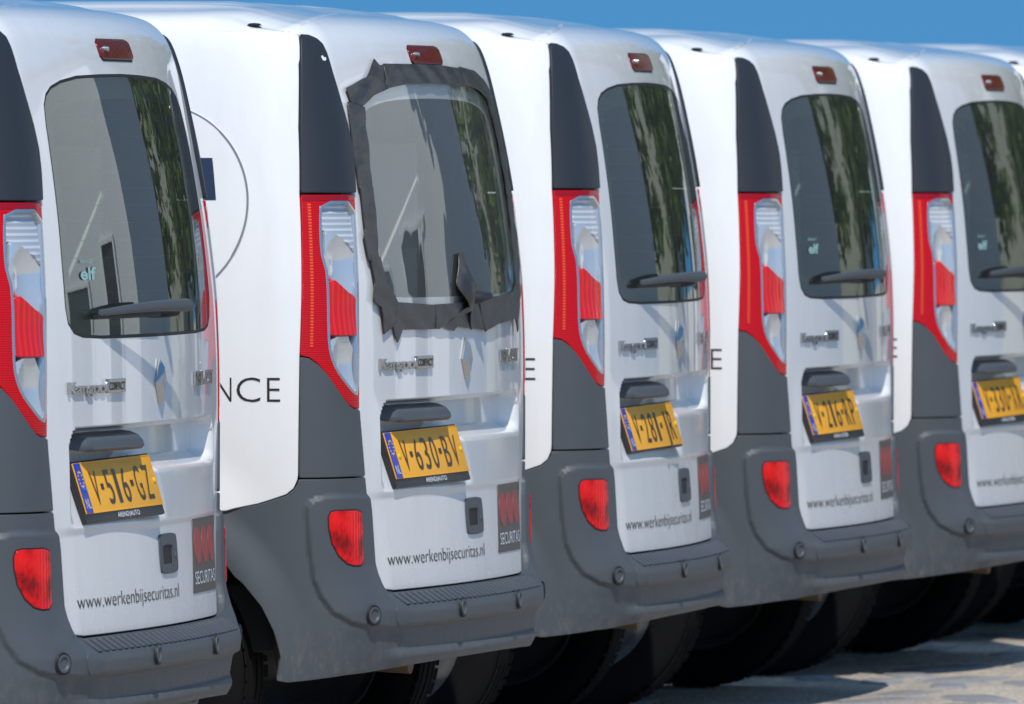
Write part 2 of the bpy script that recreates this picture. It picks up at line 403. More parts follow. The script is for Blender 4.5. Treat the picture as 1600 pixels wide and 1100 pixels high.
for i, x in enumerate(gxs):
    for j, y in enumerate(gys):
        gv.append((x, y, 0.003*math.sin(x*1.7+y*.6) + .003*math.sin(y*2.3-x*.4) - .006 if 15 < x < 60 and -4 < y < 14 else -.006))
for i in range(len(gxs)-1):
    for j in range(len(gys)-1):
        k = i*len(gys)+j; gf.append((k, k+len(gys), k+len(gys)+1, k+1))
gnd = tag(mesh_obj('ground', gv, gf, GND), kind='structure')
# worn stones lying in the sand, one by one
stones = []
for k in range(5):
    b = MB(); n = 14; ring = [(math.cos(2*math.pi*i/n), math.sin(2*math.pi*i/n)) for i in range(n)]
    pts = [(.235*math.copysign(abs(c)**.5, c)*(1 + .12*(random.random()-.5)), .100*math.copysign(abs(q)**.5, q)*(1 + .22*(random.random()-.5))) for c, q in ring]
    lo = [b.bm.verts.new((x*1.03, y*1.04, -.02)) for x, y in pts]; md = [b.bm.verts.new((x, y, .002)) for x, y in pts]; hi = [b.bm.verts.new((x*.93, y*.90, .007)) for x, y in pts]
    for A, B in ((lo, md), (md, hi)):
        for i in range(n): b.bm.faces.new((A[i], A[(i+1) % n], B[(i+1) % n], B[i]))
    b.bm.faces.new(hi); o = b.build('paving_stone', STONE, gnd); stones.append(o)
cnt = 0
for i in range(28):
    for j in range(15):
        if random.random() < .42 or cnt > 285: continue
        o = stones[cnt] if cnt < 5 else stones[cnt % 5].copy()
        if cnt >= 5: COL.objects.link(o); o.parent = gnd
        cnt += 1; o.location = (28.2 + i*.50 + (.25 if j % 2 else 0) + random.uniform(-.06, .06), 4.3 + j*.235 + random.uniform(-.03, .03), random.uniform(-.010, -.004))
        o.rotation_euler = (0, 0, random.uniform(-.5, .5)); o.scale = (random.uniform(.5, 1.05), random.uniform(.5, 1.1), 1)

# ------------------------------------------------------------------ the van
TG_L = [(0, 1.975), (-.118, 1.967), (-.40, 1.917), (-.60, 1.872), (-.712, 1.843), (-.79, 1.815), (-.835, 1.796), (-.862, 1.783), (-.850, 1.776), (-.817, 1.7725),
        (-.793, 1.761), (-.775, 1.742), (-.767, 1.718), (-.758, 1.669), (-.743, 1.609), (-.7265, 1.55), (-.7155, 1.50), (-.7175, 1.45),
        (-.728, 1.392), (-.7345, 1.28), (-.742, 1.18), (-.7455, 1.05), (-.7475, .92), (-.7435, .87), (-.7234, .75), (-.7069, .669), (-.702, .60), (-.6987, .552),
        (-.693, .528), (-.679, .512), (-.660, .4995), (-.635, .4925), (-.589, .4885), (-.3, .4885), (0, .4885)]
WIN_L = [(0, 1.660), (-.20, 1.658), (-.38, 1.6535), (-.50, 1.643), (-.573, 1.630), (-.612, 1.6137), (-.632, 1.592), (-.6395, 1.55), (-.640, 1.4665), (-.6385, 1.373),
         (-.638, 1.2534), (-.635, 1.175), (-.622, 1.142), (-.590, 1.122), (-.537, 1.1135), (-.415, 1.1100), (0, 1.109)]
TRIM_P = [(-.8382, 1.7677), (-.8173, 1.7657), (-.7958, 1.7553), (-.7812, 1.7407), (-.7739, 1.718), (-.7665, 1.6694), (-.7507, 1.6094), (-.7345, 1.5505), (-.7238, 1.4997),
          (-.7262, 1.4532), (-.7353, 1.3965), (-.9027, 1.3965), (-.8868, 1.5429), (-.861, 1.6922), (-.848, 1.745)]
LAMP_P = [(-.9015, 1.391), (-.736, 1.391), (-.7386, 1.3542), (-.743, 1.2815), (-.7484, 1.1798), (-.7514, 1.078), (-.7533, .9617), (-.7536, .9064), (-.775, .9097),
          (-.792, .9158), (-.814, .9336), (-.8398, .963), (-.8647, .9922), (-.8858, 1.0127), (-.9052, 1.0258), (-.922, 1.0287), (-.9165, 1.15), (-.910, 1.27)]
LAMP_IN = [(-.8586, 1.3771), (-.7385, 1.3771), (-.7430, 1.2815), (-.7507, 1.1507), (-.7555, 1.03), (-.7562, .9348), (-.7783, .9403), (-.8100, .966), (-.8378, .9952), (-.8541, 1.0313), (-.8585, 1.0763), (-.8563, 1.2118), (-.8628, 1.2372), (-.8684, 1.2619), (-.8663, 1.3271)]
BUMP_L = [(0, .4825), (-.3, .4825), (-.59, .482), (-.640, .486), (-.667, .4935), (-.688, .508), (-.7005, .526), (-.706, .552), (-.7085, .60), (-.7135, .669), (-.7300, .7465), (-.9255, .745),
          (-.929, .735), (-.936, .7235), (-.951, .7092), (-1.002, .6885), (-1.0586, .6723), (-1.18, .668), (-1.30, .690)]
WHITE_E = [(-.8600, 1.779), (-.8440, 1.767), (-.861, 1.705), (-.8668, 1.6922), (-.8922, 1.5429), (-.9080, 1.3939), (-.9265, 1.0273), (-.9305, .759), (-.9320, .7475), (-.9395, .7285), (-.9535, .7150), (-1.0025, .6942), (-1.0586, .6780)]
WHEEL_Y, WHEEL_Z, WR = .60, .312, .312
ARCH_R = .372
POD = [(-.60, .705), (-.845, .7085), (-.872, .7075), (-.892, .7035), (-.906, .695), (-.9125, .683), (-.9135, .668), (-.9125, .650), (-.9095, .5891), (-.9003, .5184), (-.8838, .4784), (-.8581, .443), (-.8178, .4188), (-.7687, .4072), (-.6983, .4020), (-.3, .403), (0, .404)]
POD_F = np.array(POD + [(.3, .403), (.6983, .402), (.7687, .4072), (.8178, .4188), (.8581, .443), (.8838, .4784), (.9003, .5184), (.9095, .5891), (.9125, .650), (.9135, .668), (.9125, .683), (.906, .695), (.892, .7035), (.872, .7075), (.845, .7085), (.60, .705)])

def bowl(sc, tc, rs, rt, d):
    def P(s, t):
        p = base(s, t); k = np.clip(1 - ((np.abs(s) - sc)/rs)**2 - ((t - tc)/rt)**2, 0, 1); n = normal(s, t); return p - n*(d*k)[..., None]
    return P
def P_side(s, t):
    p = base(s, t); r_ = np.hypot(p[..., 1] - WHEEL_Y, p[..., 2] - WHEEL_Z); r2 = np.hypot(p[..., 1] - WHEEL_Y - 2.31, p[..., 2] - WHEEL_Z)
    p[..., 0] += np.sign(p[..., 0])*.020*((1 - sm(.40, .56, r_))*sm(.95, 1.05, np.abs(s)) + (1 - sm(.40, .56, r2))); return p
def P_tail(s, t):
    """the tailgate's own relief: the handle recess, the plate pocket and the shelf beside it, the crease below"""
    s = np.asarray(s, float); t = np.asarray(t, float); s, t = np.broadcast_arrays(s, t); p = base(s, t)
    m = sm(-.632, -.600, s) * (1 - sm(.585, .650, s))
    tl = np.clip((-.560 - s)/.062, 0, 1); tr_ = np.clip((s - .575)/.055, 0, 1)
    tt = t + .034*(1 - np.sqrt(1 - np.minimum(tl, .999)**2)) + .022*(1 - np.sqrt(1 - np.minimum(tr_, .999)**2))
    prof_r = (1 - sm(.912, .922, tt)) * sm(.818, .850, t)                                  # shelf side
    top = .905 + .016*sm(-.60, -.35, s)
    prof_l = (1 - sm(.912, .922, tt)) * np.clip((t - .715) / (.862 - .715), 0, 1)**.9
    w = sm(-.03, .03, s - (.80 - t)*.9 + .03)
    d = m * .052 * (prof_l*(1-w) + prof_r*w)
    bulge = .010 * sm(.696, .712, t) * (1 - sm(.80, .93, t)) * sm(.74, .62, np.abs(s)) if False else .004 * sm(.694, .712, t) * (1 - sm(.80, .95, t)) * (1 - sm(.60, .73, np.abs(s))) + .016*np.clip((.705 - t)/.21, 0, 1)*(1 - sm(.60, .735, np.abs(s)))
    inw = d - bulge + .006*sm(1.02, 1.10, t)*(1 - sm(1.12, 1.2, t))*0
    lockd = np.zeros_like(s)
    q = p.copy(); q[..., 1] += inw
    return q
BUMP_STEP = hermite([.25, .30, .322, .336, .352, .358, .392, .3985, .402, .406, .410, .435, .446, .451, .456, .466, .476, .4825, .50], [.030, .041, .051, .056, .051, .047, .049, .049, .050, .055, .058, .0595, .057, .0535, .047, .0315, .016, .006, 0])
BUMP_CORNER = hermite([.25, .30, .35, .38, .41, .44, .47, .51, .56, .70], [.012, .024, .032, .035, .041, .042, .034, .018, .005, 0])
def P_bump(s, t):
    s = np.asarray(s, float); t = np.asarray(t, float); s, t = np.broadcast_arrays(s, t); p = base(s, t); n = normal(s, t); n[..., 2] = 0
    n /= np.linalg.norm(n, axis=-1, keepdims=True)
    sh = s.shape; q = np.stack([s.ravel(), t.ravel()], 1); a = np.abs(s)
    sd = np.where(inside(POD_F, q), 1., -1.) * dist(POD_F, q); pod = sm(-.006, .007, sd).reshape(sh)
    g = 1 - sm(.60, .74, a); k = 1 - sm(.72, .93, a)
    D = .004 + .0085*pod + BUMP_STEP(t)*g + BUMP_CORNER(t)*(1-g)*k
    # flared lip round the wheel arch
    yy = p[..., 1]; rr = np.hypot(yy - WHEEL_Y, p[..., 2] - WHEEL_Z); D = D + .020*(1 - sm(ARCH_R + .005, ARCH_R + .10, rr))*sm(.80, .96, a)
    return p + n*D[..., None]
GAP = .0022

def build_van():
    v = empty('parked_van')
    wheelp = []
    # body sides, roof, floor -------------------------------------------------------------------------------------
    tail = sym(TG_L); win = np.array(sym(WIN_L))
    tg = panel('tailgate', tail, PAINT, v, P_tail, 0., .0080, .022, .0065, holes=[inset(win, -.006)])
    for sgn in (1, -1):
        flip = (lambda p: p) if sgn == 1 else mirror
        # front of the side panel: over the rear wheel, along the sill, up the windscreen pillar
        side = list(WHITE_E)
        side += [(-1.18, .672), (-1.30, .694), (-1.36, .703), (-1.45, .690), (-1.60, .62), (-1.70, .52), (-1.74, .42), (-3.30, .42), (-3.34, .52), (-3.42, .62), (-3.60, .69), (-3.78, .65), (-3.90, .55), (-4.10, .52),
                 (-4.40, .55), (-4.42, .80), (-4.20, 1.00), (-3.95, 1.06), (-3.55, 1.36), (-3.25, 1.62), (-3.10, 1.745), (-2.95, 1.775), (-1.2, 1.785)]
        o = panel('side_panel', flip([q for q in side]), PAINT, v, P_side, 0., .03, .012, .02)
        # upper pillar cover
        panel('pillar_cover', flip(inset(TRIM_P, GAP*.5)), TRIM, v, base, .0075, .012, .018, .008)
        # lamp: red shell with clear and bright red chambers
        lp = panel('tail_lamp', flip(inset(LAMP_P, GAP*.3)), RED, v, base, .0025, .012, .018, .008, bevel=.003, holes=[flip(smooth_poly(LAMP_IN, 1))])
        inn = LAMP_IN
        bz = panel('bezel', flip(smooth_poly(inn, 1)), RIMG, lp, base, .0030, .012, .020, .006, bevel=.001, holes=[flip(inset(smooth_poly(inn, 1), .0055))])
        panel('lamp_backing', flip(smooth_poly(inn, 1)), RIMG, lp, base, -.030, .02, 0, .01)
        panel('cover_lens', flip(inset(smooth_poly(inn, 1), .001)), COVER, lp, base, .0045, .02, 0, .01)
        panel('clear_lens', flip([(-.8500, 1.3735), (-.7425, 1.3735), (-.7510, 1.262), (-.7691, 1.2799), (-.7916, 1.296), (-.8208, 1.3078), (-.8471, 1.3137)]), CLEAR, lp, bowl(.797, 1.34, .07, .06, .010), -.003, .007, .020, .006, bevel=.001)
        panel('reflector_lens', flip([(-.8471, 1.3097), (-.8208, 1.3038), (-.7916, 1.292), (-.7691, 1.2759), (-.7528, 1.2569), (-.7505, 1.20), (-.7530, 1.157), (-.785, 1.178), (-.822, 1.2005), (-.836, 1.213), (-.848, 1.238), (-.852, 1.27)]), REFL, lp, bowl(.800, 1.230, .055, .075, .020), -.002, .006, .016, .006, bevel=.001)
        panel('indicator_lens', flip([(-.8480, 1.190), (-.8435, 1.1955), (-.8316, 1.1975), (-.7545, 1.1535), (-.7530, 1.149), (-.7555, 1.0770), (-.7590, 1.0740), (-.8470, 1.0750), (-.8500, 1.0780)]), INDIC, lp, bowl(.80, 1.13, .06, .07, .006), .0015, .007, .020, .006, bevel=.0015)
        panel('reversing_lens', flip(smooth_poly([(-.8520, 1.0680), (-.7585, 1.0690), (-.7605, .9406), (-.7871, .9526), (-.8321, .9973), (-.846, 1.03)], 1)), REFL, lp, bowl(.795, 1.01, .05, .075, .018), -.002, .006, .016, .006, bevel=.001)
        panel('reflex_strip', flip([(-.8905, 1.372), (-.8835, 1.372), (-.8955, 1.047), (-.9015, 1.047)]), REDGRID, lp, base, .0033, .010, .001, .01, bevel=.0006)
        panel('lens_edge', flip([(-.899, 1.3895), (-.740, 1.3895), (-.7405, 1.3785), (-.900, 1.3785)]), RED2, lp, base, .0034, .010, .001, .01, bevel=.0005)
        # lower corner cover
        cl = [(-.9225, 1.0235), (-.9052, 1.0205), (-.8858, 1.0075), (-.8637, .9872), (-.8388, .958), (-.813, .9286), (-.791, .9105), (-.774, .9042), (-.7530, .9010), (-.7495, .875), (-.7300, .7532), (-.9255, .7515)]
        panel('corner_cover', flip(inset(cl, GAP*.4)), DARK, v, base, .004, .014, .014, .008)
        # fog lamp
        fl = [(-.853, .6600), (-.8463, .6715), (-.83, .6735), (-.7574, .6735), (-.7385, .6685), (-.7360, .64), (-.7385, .5607), (-.7488, .5523), (-.7734, .5516), (-.7975, .5567), (-.8231, .5733), (-.8439, .6028), (-.8524, .6364)]
        fl = [(-.853 - .010 + (q + .853)*(.117 - .022)/.117, r_) for q, r_ in fl]
        panel('fog_lamp_surround', flip(inset(fl, -.004)), BLACK, v, P_bump, .0008, .012, .004, .006, bevel=.001)
        f0 = panel('fog_lamp', flip(fl), FOG, v, P_bump, .0035, .010, .008, .006, bevel=.002)
        # wheels
        for yw in (WHEEL_Y, WHEEL_Y + 2.31):
            w = empty('wheel'); w.parent = v; w.location = (-sgn*.775, yw, WHEEL_Z); w.rotation_euler = (random.random()*6, 0, 0); wheelp.append(w)
            hw = .0925
            tb = MB(); tb.lathe([(.205, -hw*.80), (.235, -hw*.98), (.270, -hw*1.04), (.296, -hw*.98), (.3065, -hw*.88), (.3115, -hw*.70), (.312, -hw*.56), (.305, -hw*.55), (.305, -hw*.45), (.3125, -hw*.44), (.313, -hw*.08), (.305, -hw*.07), (.305, hw*.07), (.313, hw*.08), (.3125, hw*.44), (.305, hw*.45), (.305, hw*.55), (.312, hw*.56), (.3115, hw*.70), (.3065, hw*.88), (.296, hw*.98), (.270, hw*1.04), (.235, hw*.98), (.205, hw*.80)], 72, 'x', close=True)
            for k in range(54):          # shoulder blocks
                a = 2*math.pi*k/54
                for sd in (-1, 1):
                    tb.box((sd*hw*.80, math.cos(a)*.3085, math.sin(a)*.3085), (.032, .029, .004), rot=Matrix.Rotation(a, 3, 'X') @ Matrix.Rotation(R(90), 3, 'X') @ Matrix.Rotation(sd*.25, 3, 'Y'))
            tb.build('tyre', TYRE, w, angle=30)
            rb = MB(); rb.lathe([(.207, hw*.8), (.212, hw*.7), (.200, hw*.55), (.185, hw*.1), (.170, -hw*.2), (.120, hw*.25), (.075, hw*.42), (.060, hw*.45), (.0001, hw*.45)], 40, 'x')
            rb.lathe([(.207, -hw*.8), (.200, -hw*.75), (.190, -hw*.3), (.186, hw*.1)], 40, 'x'); r_ = rb.build('rim', RIM, w)
            if sgn == 1: r_.rotation_euler = (0, math.pi, 0)
    # bumper: one moulding round the whole back, up to the wheel arches -------------------------------------------
    bl = list(BUMP_L)
    for k in range(0, 13):
        a = R(88 - k*9.2); y = WHEEL_Y - ARCH_R*math.cos(a)*1.0; z = WHEEL_Z + ARCH_R*math.sin(a)
        if z < .300: break
        bl.append((-s_of_y(y, z), z))
    bl += [(-.962, .292), (-.944, .288), (-.90, .292), (-.807, .303), (-.60, .314), (-.3, .320), (0, .321)]
    bp = panel('rear_bumper', sym(bl), DARK, v, P_bump, 0., .0062, .02, .0062)
    # ribbed tread strip on the step
    nb = 15
    rib = None
    for i in range(-nb, nb+1):
        s = i*.041
        if rib is None:
            b = MB(); b.box((0, 0, 0), (.024, .044, .004), .0015); rib = b.build('step_rib', DARK, bp)
            o = rib
        else:
            o = rib.copy(); COL.objects.link(o); o.parent = bp
        q = base(s, .478); o.location = (float(q[0]), float(q[1]) - .0445, .4685); o.rotation_euler = (R(33), 0, 2*CR*float(q[0]))
    # parking sensors
    sens = None
    for s in (-.772, -.262, .262, .772):
        if sens is None:
            b = MB(); b.lathe([(.0001, .0), (.010, .0005), (.0125, .004), (.0145, .0045), (.0165, .004), (.0175, -.002)], 24, 'y'); sens = b.build('parking_sensor', DARK, bp); o = sens
            b2 = MB(); b2.lathe([(.0165, .0025), (.0195, .003), (.021, -.001)], 24, 'y'); ring = b2.build('sensor_ring', BLACK, o)
        else: o = copy_tree(sens, bp)
        tz = .4370; q = P_bump(s, tz); n = normal(s, tz, P_bump); n[2] *= .3; n /= np.linalg.norm(n)
        o.location = tuple(map(float, q + n*.002)); o.rotation_euler = Vector(tuple(map(float, n))).to_track_quat('Y', 'Z').to_euler(); o.scale = (1.15, 1, 1.15)
    # towing eye cover outline
    for sx in (-.655,):
        fr = [(sx-.030, .458), (sx+.030, .458), (sx+.022, .408), (sx-.026, .408)]
        panel('towing_cover', smooth_poly(fr, 1), DARK, bp, P_bump, .0022, .012, .0035, .008, bevel=.001)
    # roof ---------------------------------------------------------------------------------------------------------
    seam = np.array([q for q in TG_L[:8]]); sp = base(seam[:, 0], seam[:, 1]); sx_ = -sp[::-1][:, 0]; order = np.argsort(-sp[:, 0]); ax = -sp[:, 0]
    fy = lambda X: float(np.interp(abs(X), ax, sp[:, 1])); fz = lambda X: float(np.interp(abs(X), ax, sp[:, 2]))
    tt = np.linspace(1.772, 2.05, 60); wx, wz = wf(tt)[::-1], zf(tt)[::-1]
    rv = []; rf = []; us = [0, .004, .02, .045, .08, .12, .17, .24, .34, .55, .9, 1.4, 2.0, 2.4, 2.62]; nx = 81; xs = np.sin(np.linspace(-1, 1, nx)*math.pi/2)*.8195
    cs = np.linspace(.80, 1.06, 80); cp = base(cs, np.full(80, 1.780))
    for u in us:
        f0_ = fy(.80); xm = float(np.interp(f0_ + .010 + u + (.45 - f0_)*float(sm(.2, .9, u)), cp[:, 1], cp[:, 0]))
        row = list(xs*(xm/.8195)); nrow = len(row) + 2
        for ci, X in enumerate([row[0] + .0012] + row + [row[-1] - .0012]):
            e = abs(X); zc = float(np.interp(e, wx, wz)) if e > .63 else 1.818 + .014*(1 - (e/.63)**2)
            zr = .011*sum(math.exp(-((X - c)/.032)**2) for c in (-.58, -.35, -.12, .12, .35, .58))
            k = float(sm(0, .16, u)); y = fy(X) + .010 + u + (.45 - fy(X))*float(sm(.2, .9, u))
            z = fz(X)*(1-k) + zc*k + zr*float(sm(.10, .28, u)) - .03*float(sm(1.9, 2.62, u)) - (.010 if u == 0 else 0)
            rv.append((X, y, z - (.016 if ci in (0, nrow-1) else 0)))
    for i in range(len(us)-1):
        for j in range(nx+1): k = i*(nx+2)+j; rf.append((k, k+1, k+3+nx, k+nx+2))
    ro = mesh_obj('roof', rv, rf, PAINT, v)
    for sgn in (-1, 1):
        b = MB(); b.lathe([(.0001, .006), (.012, .005), (.018, .0)], 16, 'z', (sgn*.785, .29, 1.7765)); b.build('roof_plug', BLACK, ro)
    # inner shell that closes the seams (with the window left open)
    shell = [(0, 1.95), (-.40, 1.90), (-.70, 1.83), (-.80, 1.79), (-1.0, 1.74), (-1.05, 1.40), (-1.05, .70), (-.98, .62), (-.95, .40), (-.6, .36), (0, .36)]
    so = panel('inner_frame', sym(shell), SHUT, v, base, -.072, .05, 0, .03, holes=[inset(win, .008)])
    # glass and its printed border
    gl = panel('rear_window', win, GLASS, v, base, -.001, .02, .004, .012, bevel=.001)
    panel('printed_border', inset(win, .002), FRIT, gl, base, -.006, .02, 0, .01, holes=[smooth_poly(inset(win, .048), 1)])
    hv = []; hf = []
    for k in range(13):
        tk = 1.165 + .0365*k
        for q in range(25):
            sx = -.585 + q*1.17/24
            for dt in (-.0007, .0007): hv.append(base(sx, tk + dt) + np.array([0, .003, 0]))
        o_ = k*50; hf += [(o_+2*q, o_+2*q+2, o_+2*q+3, o_+2*q+1) for q in range(24)]
    tag(mesh_obj('heater_lines', hv, hf, PRINT, gl), kind='stuff')
    panel('window_seal', inset(win, -.0055), BLACK, v, base, -.0005, .012, .010, .01, holes=[inset(win, .001)], bevel=.001)
    # high brake lamp
    bk = [(-.150, 1.734), (-.135, 1.741), (.135, 1.741), (.150, 1.734), (.150, 1.706), (.138, 1.699), (-.138, 1.699), (-.150, 1.706)]
    panel('brake_lamp_surround', inset(bk, -.005), BLACK, v, base, .001, .012, .003, .01, bevel=.001)
    bo = panel('brake_lamp', bk, BRAKE, v, base, .005, .012, .006, .01, bevel=.002)
    washer = MB(); q = base(-.115, 1.722); washer.tube([tuple(q + np.array([0, -.004, 0])), tuple(q + np.array([.0, -.016, 0]))], [.007, .005], 10); washer.build('washer_jet', CHROME, bo)
    # grip above the number plate
    gv_ = []; gf_ = []; prof = [(.000, .908), (-.018, .906), (-.034, .898), (-.043, .885), (-.045, .874), (-.040, .868), (-.020, .870), (.000, .874)]
    ns = 27
    for i in range(ns):
        u = i/(ns-1); s = -.530 + u*.430; e = min(u, 1-u)*.430; k = math.sqrt(max(.0, 1 - (1 - min(1, e/.045))**2))*.9 + .1
        q = base(s, .89)
        for (dy, z) in prof: gv_.append((q[0], q[1] + .050 + (dy*1.25)*k, .888 + (z-.888)*(.60+.40*k)))
    npf = len(prof)
    for i in range(ns-1):
        for j in range(npf): a, b = i*npf+j, i*npf+(j+1) % npf; gf_.append((a, b, b+npf, a+npf))
    gf_.append(tuple(range(npf))); gf_.append(tuple(reversed(range((ns-1)*npf, ns*npf))))
    go = mesh_obj('tailgate_grip', gv_, gf_, DARK, v); go.data.set_sharp_from_angle(angle=R(50))
    # lock handle: a frame over a flat black sheet, the pocket's shade put in as colour
    hx, hz = .078, .640
    rr_ = lambda a, b_, c, d, r=.010: smooth_poly([(a+r, c), (b_-r, c), (b_, c+r), (b_, d-r), (b_-r, d), (a+r, d), (a, d-r), (a, c+r)], 1)
    lh = panel('lock_handle', rr_(-.012, .140, .598, .6795), DARK, v, P_tail, .005, .010, .008, .006, holes=[rr_(.002, .100, .607, .6590, .008)], bevel=.003)
    panel('handle_pocket_shade', rr_(-.002, .104, .604, .662, .006), BLACK, lh, P_tail, .0012, .012, 0, .01)
    panel('pocket_ledge', rr_(.004, .098, .6070, .6150, .003), DARK, lh, P_tail, .0035, .010, .002, .008, bevel=.002)
    q = P_tail(.119, .632); b = MB(); b.lathe([(.0001, -.007), (.006, -.007), (.008, -.006), (.0085, -.002)], 16, 'y', tuple(map(float, q))); b.build('key_cylinder', DARK, lh)
    # lettering ------------------------------------------------------------------------------------------------------
    text_on('web_address', 'www.werkenbijsecuritas.nl', -.575, .190, .5435, .5755, PRINT, v, P_tail, .0012, offset=-.012)
    bd = panel('company_badge', [(.340, .7035), (.302, .5440), (.607, .5440), (.645, .7035)], BADGE, v, P_tail, .0016, .02, .002, .02, bevel=.0004)
    for k in range(3):
        c = .3995 + k*.0935
        panel('badge_disc', [(c - .018 + .041*math.cos(a*math.pi/14), .645 + .040*math.sin(a*math.pi/14)) for a in range(28)], BRED, bd, P_tail, .0026, .015, .001, .01, bevel=.0002)
    text_on('badge_lettering', 'SECURITAS', .362, .628, .5625, .5915, WHITE, bd, P_tail, .0030)
    kb = text_on('model_lettering', 'Kangoo', -.640, -.412, .9920, 1.0175, CHROME, v, P_tail, .001, .0045, offset=.026)
    cb = panel('model_badge', [(-.402, .9915), (-.402, 1.0185), (-.282, 1.0185), (-.282, .9915)], CHROME, v, P_tail, .007, .02, .007, .02, bevel=.0015)
    text_on('badge_lettering', 'COMPACT', -.396, -.288, .9965, 1.0135, PRINT, cb, P_tail, .0078, offset=.02)
    text_on('maker_lettering', 'RENAULT', .362, .612, .9930, 1.0235, CHROME, v, P_tail, .001, .0045, offset=.026)
    # diamond emblem: four bevelled bars round an open middle
    q = P_tail(0., 1.007); cx, cy, cz = map(float, q); dv = []; df = []
    W0, H0, W1, H1 = .034, .050, .003, .006
    outer = [(0, H0), (W0, 0), (0, -H0), (-W0, 0)]; innr = [(0, H1), (W1, 0), (0, -H1), (-W1, 0)]; mid = [((a[0]*.55+b[0]*.45), (a[1]*.55+b[1]*.45)) for a, b in zip(outer, innr)]
    for ring, yy in ((outer, -.001), (outer, -.004), (mid, -.015), (innr, -.006), (innr, -.001)):
        for (x, z) in ring: dv.append((cx + x, cy + yy, cz + z))
    for r_ in range(4):
        for k in range(4): a, b = r_*4+k, r_*4+(k+1) % 4; df.append((a, b, b+4, a+4))
    em = mesh_obj('diamond_emblem', dv, df, mat('emblem_chrome', (.52, .51, .49), .20, metal=.75), v, smooth=False)
    bmx = bmesh.new(); bmx.from_mesh(em.data); bmesh.ops.recalc_face_normals(bmx, faces=bmx.faces); bmx.to_mesh(em.data); bmx.free()
    # side lettering and disc on the left side
    text_on('side_lettering', 'NCE', -1.084, -.963, .9225, .9825, PRINT, v, base, .0012, offset=-.014, spacing=1.06)
    cyc = [(-s_at(.5014 - .227*math.cos(a*math.pi/60), 1.371 + .227*math.sin(a*math.pi/60)), 1.371 + .227*math.sin(a*math.pi/60)) for a in range(120)]
    rg = panel('side_disc', cyc, PAINT, v, base, .0020, .03, .002, .02, bevel=.0015)
    panel('disc_outline', cyc, mat('disc_edge', (.20, .22, .24), .4), rg, base, .0032, .02, 0, .02, holes=[inset(cyc, .0035)])
    for o in list(rg.children): 
        o.data.materials.clear(); o.data.materials.append(MATS['disc_edge'])
    panel('disc_figure', [(-1.17, 1.475), (-1.0615, 1.475), (-1.0635, 1.380), (-1.17, 1.380)], NAVY, rg, base, .0034, .03, .001, .03, bevel=.0004)
    # right flank seen at the far edge is the mirror of the left; underside and what hangs there ----------------------
    b = MB(); b.box((0, 1.95, .43), (1.60, 3.55, .16), .02); b.box((0, .33, .42), (1.45, .30, .16), .03); b.build('underbody', UNDER, v)
    b = MB(); b.tube([(-.68, WHEEL_Y, .30), (.68, WHEEL_Y, .30)], .045, 12); b.build('rear_axle', UNDER, v)
    b = MB(); b.tube([(-.10, 1.2, .30), (-.30, .75, .33), (-.34, .28, .325), (-.34, .075, .318)], .026, 14); ex = b.build('exhaust_pipe', RUST, v)
    b = MB(); b.tube([(-.34, .16, .3205), (-.34, .040, .316)], [.029, .031], 16); b.build('tail_pipe', RUST, ex)
    b = MB(); b.tube([(-.55, .42, .335), (-.05, .42, .335)], [.075, .075], 16); b.build('silencer', UNDER, v)
    for sgn in (-1, 1):
        b = MB(); b.tube([(sgn*.56, WHEEL_Y - .05, .34), (sgn*.56, WHEEL_Y - .13, .62)], .026, 10); b.build('shock_absorber', UNDER, v)
        x0_ = -.872 if sgn < 0 else .532; lv = []; lf = []
        for k in range(25):
            a = math.pi*k/24
            for xx in (x0_, x0_ + .34): lv.append((xx, WHEEL_Y + (ARCH_R+.01)*math.cos(a), WHEEL_Z + .0 + (ARCH_R+.01)*math.sin(a)))
        for k in range(24): lf.append((2*k, 2*k+1, 2*k+3, 2*k+2))
        mesh_obj('arch_liner', lv, lf, UNDER, v)
    # cargo hold
    b = MB(); b.box((0, .95, .64), (1.60, 1.62, .02)); b.build('cargo_floor', LINER, v)
    b = MB(); b.box((0, 1.78, 1.00), (1.60, .03, .74)); b.build('bulkhead', LINER, v)
    for sgn in (-1, 1):
        b = MB(); b.box((sgn*.80, 1.05, 1.08), (.02, 1.45, .86)); b.build('cargo_lining', LINER, v)
    # cab: seats, bonnet, screen, nose
    for sx in (-.38, .38):
        b = MB(); b.box((sx, 2.25, .78), (.50, .50, .16), .05); b.box((sx, 2.02, 1.12), (.48, .14, .62), .06, Matrix.Rotation(R(12), 3, 'X')); st = b.build('seat', BLACK, v)
        b = MB(); b.box((sx, 1.95, 1.52), (.26, .09, .18), .04); b.build('headrest', BLACK, st)
    b = MB(); b.box((0, 2.86, 1.00), (1.45, .30, .28), .06); b.build('dashboard', BLACK, v)
    def loft(name, rings, m, par):
        vv = [p for r_ in rings for p in r_]; n_ = len(rings[0]); ff = [(i*n_+j, i*n_+j+1, (i+1)*n_+j+1, (i+1)*n_+j) for i in range(len(rings)-1) for j in range(n_-1)]
        return mesh_obj(name, vv, ff, m, par)
    xs2 = np.linspace(-1, 1, 21)
    def ringf(w, y, z, by, bz): return [(x*w, y - by*x*x, z - bz*abs(x)**3) for x in xs2]
    loft('windscreen', [ringf(.70, 2.78, 1.765, .04, .01), ringf(.74, 2.96, 1.60, .07, .01), ringf(.80, 3.22, 1.33, .11, .015), ringf(.86, 3.46, 1.10, .16, .02)], WIND, v)
    loft('bonnet', [ringf(.86, 3.44, 1.09, .16, .02), ringf(.87, 3.60, 1.03, .16, .03), ringf(.86, 3.78, .94, .16, .05), ringf(.84, 3.86, .84, .16, .05)], PAINT, v)
